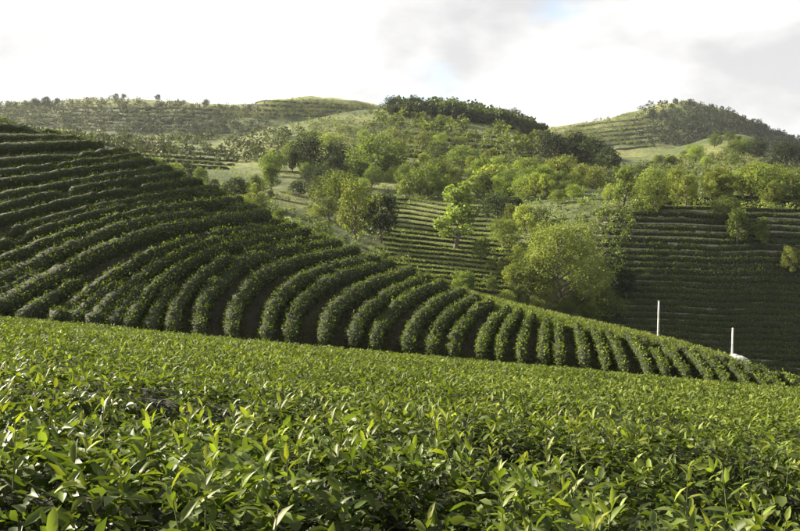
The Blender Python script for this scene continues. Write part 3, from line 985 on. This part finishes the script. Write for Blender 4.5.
scatter(16, 300, 470, pl((300, 140), (470, 125)), pl((300, 160), (470, 160)), (8, 15), 11.5, 13, ['bush0', 'bush1', 'mid1', 'bright1'],
        'bush from the left on the lit meadow under the middle ridge', 'bushes on the lit meadow')
scatter(14, 360, 560, pl((360, 248), (400, 268), (480, 290), (560, 312)), pl((360, 258), (400, 280), (480, 305), (560, 320)), (8, 18), 8.3, B1, ['bush0', 'bush1', 'mid0'],
        'shrub from the left in the line just beyond the crest', 'shrubs beyond the crest')
scatter(12, 488, 545, pl((470, 225), (545, 225)), pl((470, 280), (545, 290)), (12, 22), B0, B1, ['bush0', 'mid0', 'bright0', 'bush1'],
        'small tree from the left on the bank right of the sunlit terraces', 'trees on the bank')
scatter(26, 150, 330, pl((150, 172), (240, 190), (330, 215)), pl((150, 182), (240, 214), (330, 246)), (9, 20), 8.4, 10, ['bush1', 'mid1', 'dark0', 'mid0', 'bush0'],
        'bush from the left on the bank just beyond the left crest', 'bushes on the bank beyond the left crest')
scatter(9, 520, 610, pl((520, 300), (610, 312)), pl((520, 308), (610, 324)), (10, 20), B0, B1, ['bush0', 'bush1', 'mid1'],
        'shrub from the left around the foot of the big broad tree', 'shrubs under the big tree', (1.0, 1.5))
scatter(14, 545, 660, pl((545, 175), (660, 180)), pl((545, 196), (660, 204)), (12, 22), 10, 12, ['bright0', 'mid1', 'bush0', 'dark0'],
        'tree from the left below the dark clump in the middle distance', 'trees below the dark clump')
SKY = [(36, 107, 12), (46, 106, 13), (58, 104, 8), (116, 100, 9), (124, 99, 7), (158, 101, 9), (206, 106, 9), (402, 114, 0), (722, 111, 7), (765, 129, 7)]
for i, (x, y, h) in enumerate([q for q in SKY if q[2]]):
    put_tree('dark0' if i % 2 else 'dark1', x, y, h * .75, 14.3, 15, ordinal(i + 1) + ' lone tree from the left standing up on the far skyline', 'lone skyline trees', 1.1)

# ------------------------------------------------------------------ far woods and meadow scrub that read as one mass
def wood(name, label, n, region, s0, s1, hr, tones, per=26, grp=None):
    Ps, Ls, Cs = [], [], []
    for _ in range(n):
        x, y = region()
        p = hit(x, y, s0, s1)
        h = rng.uniform(*hr)
        m = int(per * 1.6)
        d = unit_rand(m)
        Ps.append(p + np.array([0, 0, h * .5]) + d * np.array([h * .45, h * .45, h * .5]) * rng.uniform(.6, 1, (m, 1)))
        Ls.append(rng.uniform(.15, .32, m) * h)
        t = np.array(tones[rng.integers(len(tones))]) * rng.uniform(.75, 1.3)
        Cs.append(t[None] * rng.uniform(.75, 1.3, (m, 1)))
    P, L, Cc = np.concatenate(Ps), np.concatenate(Ls), np.concatenate(Cs)
    D = unit_rand(len(P)); N = unit_rand(len(P)) + np.array([0, 0, .7])
    V, F, cc = leaves(P, D, N, L, L * .9, Cc, False)
    tag(link(name, mesh_np(name, V, F, M_TREE, cc)), label, 'woodland', kind='stuff')


def reg(x0, x1, top, bot, soft=22):
    def f():
        while True:                                    # thinning out towards the sides and the lower edge
            x = rng.uniform(x0 - soft, x1 + soft)
            e = min(x - x0 + soft, x1 + soft - x) / (2 * soft)
            t = rng.random()
            if rng.random() < e and rng.random() < (1.25 - t) * 2.2: break
        return x, top(x) + (bot(x) - top(x)) * t
    return f


wood('distant_woodland', 'hazy wood covering the far left mountain', 2000, reg(-160, 245, pl((-160, 106), (0, 105), (130, 99), (240, 109)), pl((-160, 124), (0, 124), (130, 136), (240, 138))), 14.2, 15, (2.5, 5.5), [(0.024, 0.028, 0.020), (0.036, 0.040, 0.028), (0.055, 0.058, 0.040)])
wood('distant_woodland', 'dark wood on the right flank of the far mountain', 1500, reg(655, 900, pl((655, 106), (685, 103), (735, 114), (790, 139), (900, 152)), pl((655, 146), (700, 152), (900, 168))), 14.2, 15, (4, 8), [(0.02, 0.026, 0.015), (0.034, 0.04, 0.022)])
wood('distant_woodland', 'scrub on the slope below the far left mountain', 700, reg(-160, 300, pl((-160, 124), (130, 140), (300, 132)), pl((-160, 140), (130, 158), (300, 168))), 11.3, 13, (2.5, 5), [(0.034, 0.042, 0.02), (0.05, 0.058, 0.028), (0.075, 0.085, 0.036)])
wood('distant_woodland', 'dark mass of wood filling the middle ridge', 330, reg(395, 535, pl((380, 110), (450, 109), (500, 119), (548, 137)), pl((380, 115), (450, 119), (500, 127), (548, 140)), 12), 12.2, 13, (4, 8), [(0.035, 0.05, 0.02), (0.055, 0.07, 0.028)], per=34)
wood('meadow_scrub', 'low scrub dotted over the lit meadows', 3200, reg(300, 820, pl((300, 115), (400, 130), (540, 140), (620, 170), (700, 150), (820, 175)), pl((300, 180), (820, 195))), 10.5, 13, (.8, 3.2), [(0.09, 0.11, 0.035), (0.14, 0.15, 0.05), (0.055, 0.07, 0.025)], per=18)

wood('meadow_scrub', 'scrub on the lit flank of the far mountain', 1100, reg(560, 665, pl((560, 129), (665, 106)), pl((560, 140), (665, 150))), 14.2, 15, (1.2, 4), [(0.13, 0.14, 0.05), (0.17, 0.18, 0.06), (0.07, 0.085, 0.03)], per=14)
wood('meadow_scrub', 'rough scrub on the bank beyond the left crest', 900, reg(120, 400, pl((120, 165), (270, 195), (400, 202)), pl((120, 200), (270, 240), (400, 285))), 8.6, 10.2, (.4, 1.6), [(0.09, 0.11, 0.035), (0.14, 0.16, 0.05), (0.05, 0.065, 0.022)], per=16)
wood('meadow_scrub', 'rough scrub on the bank between the terraces', 900, reg(500, 640, pl((500, 200), (640, 206)), pl((500, 290), (560, 318), (600, 330), (640, 215))), 8.6, 10.2, (.4, 1.8), [(0.09, 0.11, 0.035), (0.14, 0.16, 0.05), (0.05, 0.065, 0.022)], per=16)
wood('meadow_scrub', 'rough scrub on the bench above the terraces', 900, reg(390, 820, pl((390, 180), (820, 196)), pl((390, 203), (820, 214))), 10, 11.3, (.4, 1.8), [(0.10, 0.12, 0.035), (0.15, 0.17, 0.05), (0.06, 0.075, 0.025)], per=14)
wood('meadow_scrub', 'tufts on the bright field beyond the left crest', 900, reg(110, 260, pl((110, 146), (260, 150)), pl((110, 168), (260, 190))), 10.0, 12.6, (.3, 1.1), [(0.13, 0.15, 0.045), (0.17, 0.19, 0.055), (0.09, 0.11, 0.03)], per=16)
wood('meadow_scrub', 'scrub on the pale slope left of the middle ridge', 700, reg(270, 420, pl((270, 128), (340, 113), (420, 110)), pl((270, 160), (420, 150))), 11.8, 13, (.6, 2.4), [(0.10, 0.12, 0.035), (0.15, 0.17, 0.05), (0.06, 0.075, 0.025)], per=16)
wood('distant_woodland', 'loose bright trees straggling below the wood on the middle ridge', 150, reg(370, 600, pl((370, 112), (450, 118), (600, 150)), pl((370, 130), (450, 140), (600, 170))), 11.8, 13, (2.5, 6), [(0.10, 0.125, 0.035), (0.15, 0.18, 0.045), (0.12, 0.14, 0.04)], per=40)
wood('meadow_scrub', 'scrub on the bright far hill', 900, reg(240, 380, pl((240, 107), (300, 99), (380, 106)), pl((240, 120), (380, 116))), 14.2, 15, (1, 3.5), [(0.14, 0.15, 0.05), (0.18, 0.19, 0.06), (0.08, 0.095, 0.035)], per=14)
# ------------------------------------------------------------------ grass on the crest
def grass(name, label, n, region, s0, s1, Lr, tones):
    P = np.array([hit(*region(), s0, s1) for _ in range(n)])
    P = np.repeat(P, 14, axis=0) + rng.normal(0, .13, (n * 14, 3)) * np.array([1, 1, .1])
    m = len(P)
    D = np.tile([0, 0, 1.], (m, 1)) + rng.normal(0, .45, (m, 3))
    N = unit_rand(m)
    L = rng.uniform(*Lr, m)
    t = np.array(tones)[rng.integers(len(tones), size=m)] * rng.uniform(.75, 1.3, (m, 1))
    V, F, cc = leaves(P, D, N, L, L * .16, t, False)
    tag(link(name, mesh_np(name, V, F, M_GRASS, cc)), label, 'grass', kind='stuff')


crest = pl((200, 182), (270, 218), (340, 246), (400, 270), (450, 287), (500, 300), (560, 315), (620, 328), (680, 342), (740, 360), (800, 392), (850, 408))
grass('grass', 'bright rough grass along the sunny crest', 4200, lambda: (lambda x: (x, crest(x) + rng.uniform(.2, 13)))(rng.uniform(470, 830)), 5.3, 6.0, (.12, .34),
      [(0.15, 0.185, 0.045), (0.12, 0.155, 0.04), (0.19, 0.21, 0.06)])
grass('grass', 'thin grass along the dark part of the crest', 900, lambda: (lambda x: (x, crest(x) + rng.uniform(.3, 4)))(rng.uniform(200, 480)), 5.3, 6.0, (.12, .34),
      [(0.10, 0.11, 0.04), (0.13, 0.14, 0.06)])

foot = pl((0, 318), (200, 334), (400, 352), (560, 366), (680, 380), (800, 400))
grass('weeds', 'low weeds in the furrows of the left spur', 9000, lambda: (lambda x: (x, foot(x) + 6 - (foot(x) + 6 - crest(max(x, 200))) * rng.random() ** 1.5))(rng.uniform(0, 800)), 3.95, 6.0, (.07, .26),
      [(0.06, 0.075, 0.022), (0.045, 0.055, 0.018), (0.07, 0.06, 0.03)])

# ------------------------------------------------------------------ posts, tank and wall on the crest
def lathe(prof, sides=16):
    th = np.linspace(0, 2 * np.pi, sides, endpoint=False)
    prof = np.array(prof, float)
    V = np.stack([prof[:, 0, None] * np.cos(th), prof[:, 0, None] * np.sin(th), np.repeat(prof[:, 1, None], sides, 1)], -1)
    n = len(prof)
    i, j = np.meshgrid(np.arange(n - 1), np.arange(sides), indexing='ij')
    p = i * sides + j; q = i * sides + (j + 1) % sides
    return V.reshape(-1, 3), np.stack([p, q, q + sides, p + sides], -1).reshape(-1, 4)


def box(c, s):
    c, s = np.array(c, float), np.array(s, float) / 2
    V = np.array([(x, y, z) for x in (-1, 1) for y in (-1, 1) for z in (-1, 1)]) * s + c
    F = np.array([(0, 1, 3, 2), (4, 6, 7, 5), (0, 4, 5, 1), (2, 3, 7, 6), (0, 2, 6, 4), (1, 5, 7, 3)])
    return V, F


def post(px, py, h_px, label):
    p = hit(px, py, 5.0, 6.0)
    h = h_px * p[1] / FPX
    o = empty('white_post', p)
    V, F = lathe([(.075, -.3), (.075, 0), (.068, h * .5), (.06, h), (.001, h)], 12)
    link('shaft', mesh_np('shaft', V, [F], M_WHITE, smooth=True), o)
    V, F = lathe([(.001, h - .02), (.075, h - .02), (.078, h + .03), (.05, h + .07), (.001, h + .08)], 12)
    link('cap', mesh_np('cap', V, [F], M_WHITE), o)
    V, F = lathe([(.17, -.3), (.16, .10), (.10, .16), (.09, .16)], 12)
    link('footing', mesh_np('footing', V, [F], M_CONCRETE), o)
    tag(o, label, 'post', 'white posts on the crest')


post(658, 339, 38, 'taller white post standing on the sunny crest')
post(732, 358, 30, 'shorter white post on the crest beside the low white tank')

p = hit(737, 361, 5.0, 6.0)
o = empty('water_tank', p + np.array([.05, .6, -.42]))
V, F = lathe([(1.0, -.5), (1.0, .30), (1.03, .30), (1.05, .38), (1.01, .42)], 28)
link('wall', mesh_np('wall', V, [F], M_CONCRETE), o)
V, F = lathe([(1.01, .42), (.88, .55), (.62, .67), (.35, .74), (.02, .76)], 28)
link('lid', mesh_np('lid', V, [F], M_WHITE, smooth=True), o)
V, F = lathe([(.22, .70), (.22, .80), (.20, .82), (.01, .83)], 14)
link('hatch', mesh_np('hatch', V, [F], M_WHITE), o)
tag(o, 'low white round topped tank on the crest below the shorter post', 'tank')

p = hit(765, 374, 5.0, 6.0)
o = empty('low_wall', p)
V, F = join([box((0, 0, .12), (1.7, .22, .5)), box((0, 0, .40), (1.8, .3, .07))])
link('wall_body', mesh_np('wall_body', V[:8], [F[:6]], M_CONCRETE), o)
link('coping', mesh_np('coping', V[8:], [F[6:] - 8], M_CONCRETE), o)
o.location.z -= .22
o.rotation_euler = (0, R(7), R(-8))
tag(o, 'short pale low wall at the right end of the crest', 'wall')
# ------------------------------------------------------------------ haze
hz, n, l = new_mat('haze')
out = n.new('ShaderNodeOutputMaterial')
pv = n.new('ShaderNodeVolumePrincipled')
pv.inputs['Color'].default_value = (0.86, 0.90, 0.95, 1)
pv.inputs['Density'].default_value = 0.000045
pv.inputs['Anisotropy'].default_value = 0.2
l.new(pv.outputs[0], out.inputs['Volume'])
zlo = float(GZ.min()) - 1.5
zhi = float(GZ.max()) + 25
V, F = box((0, 1190, (zlo + zhi) / 2), (9600, 2480, zhi - zlo))
tag(link('haze', mesh_np('haze', V, [F], hz)), 'thin haze in the air over the valley', 'haze', kind='stuff')
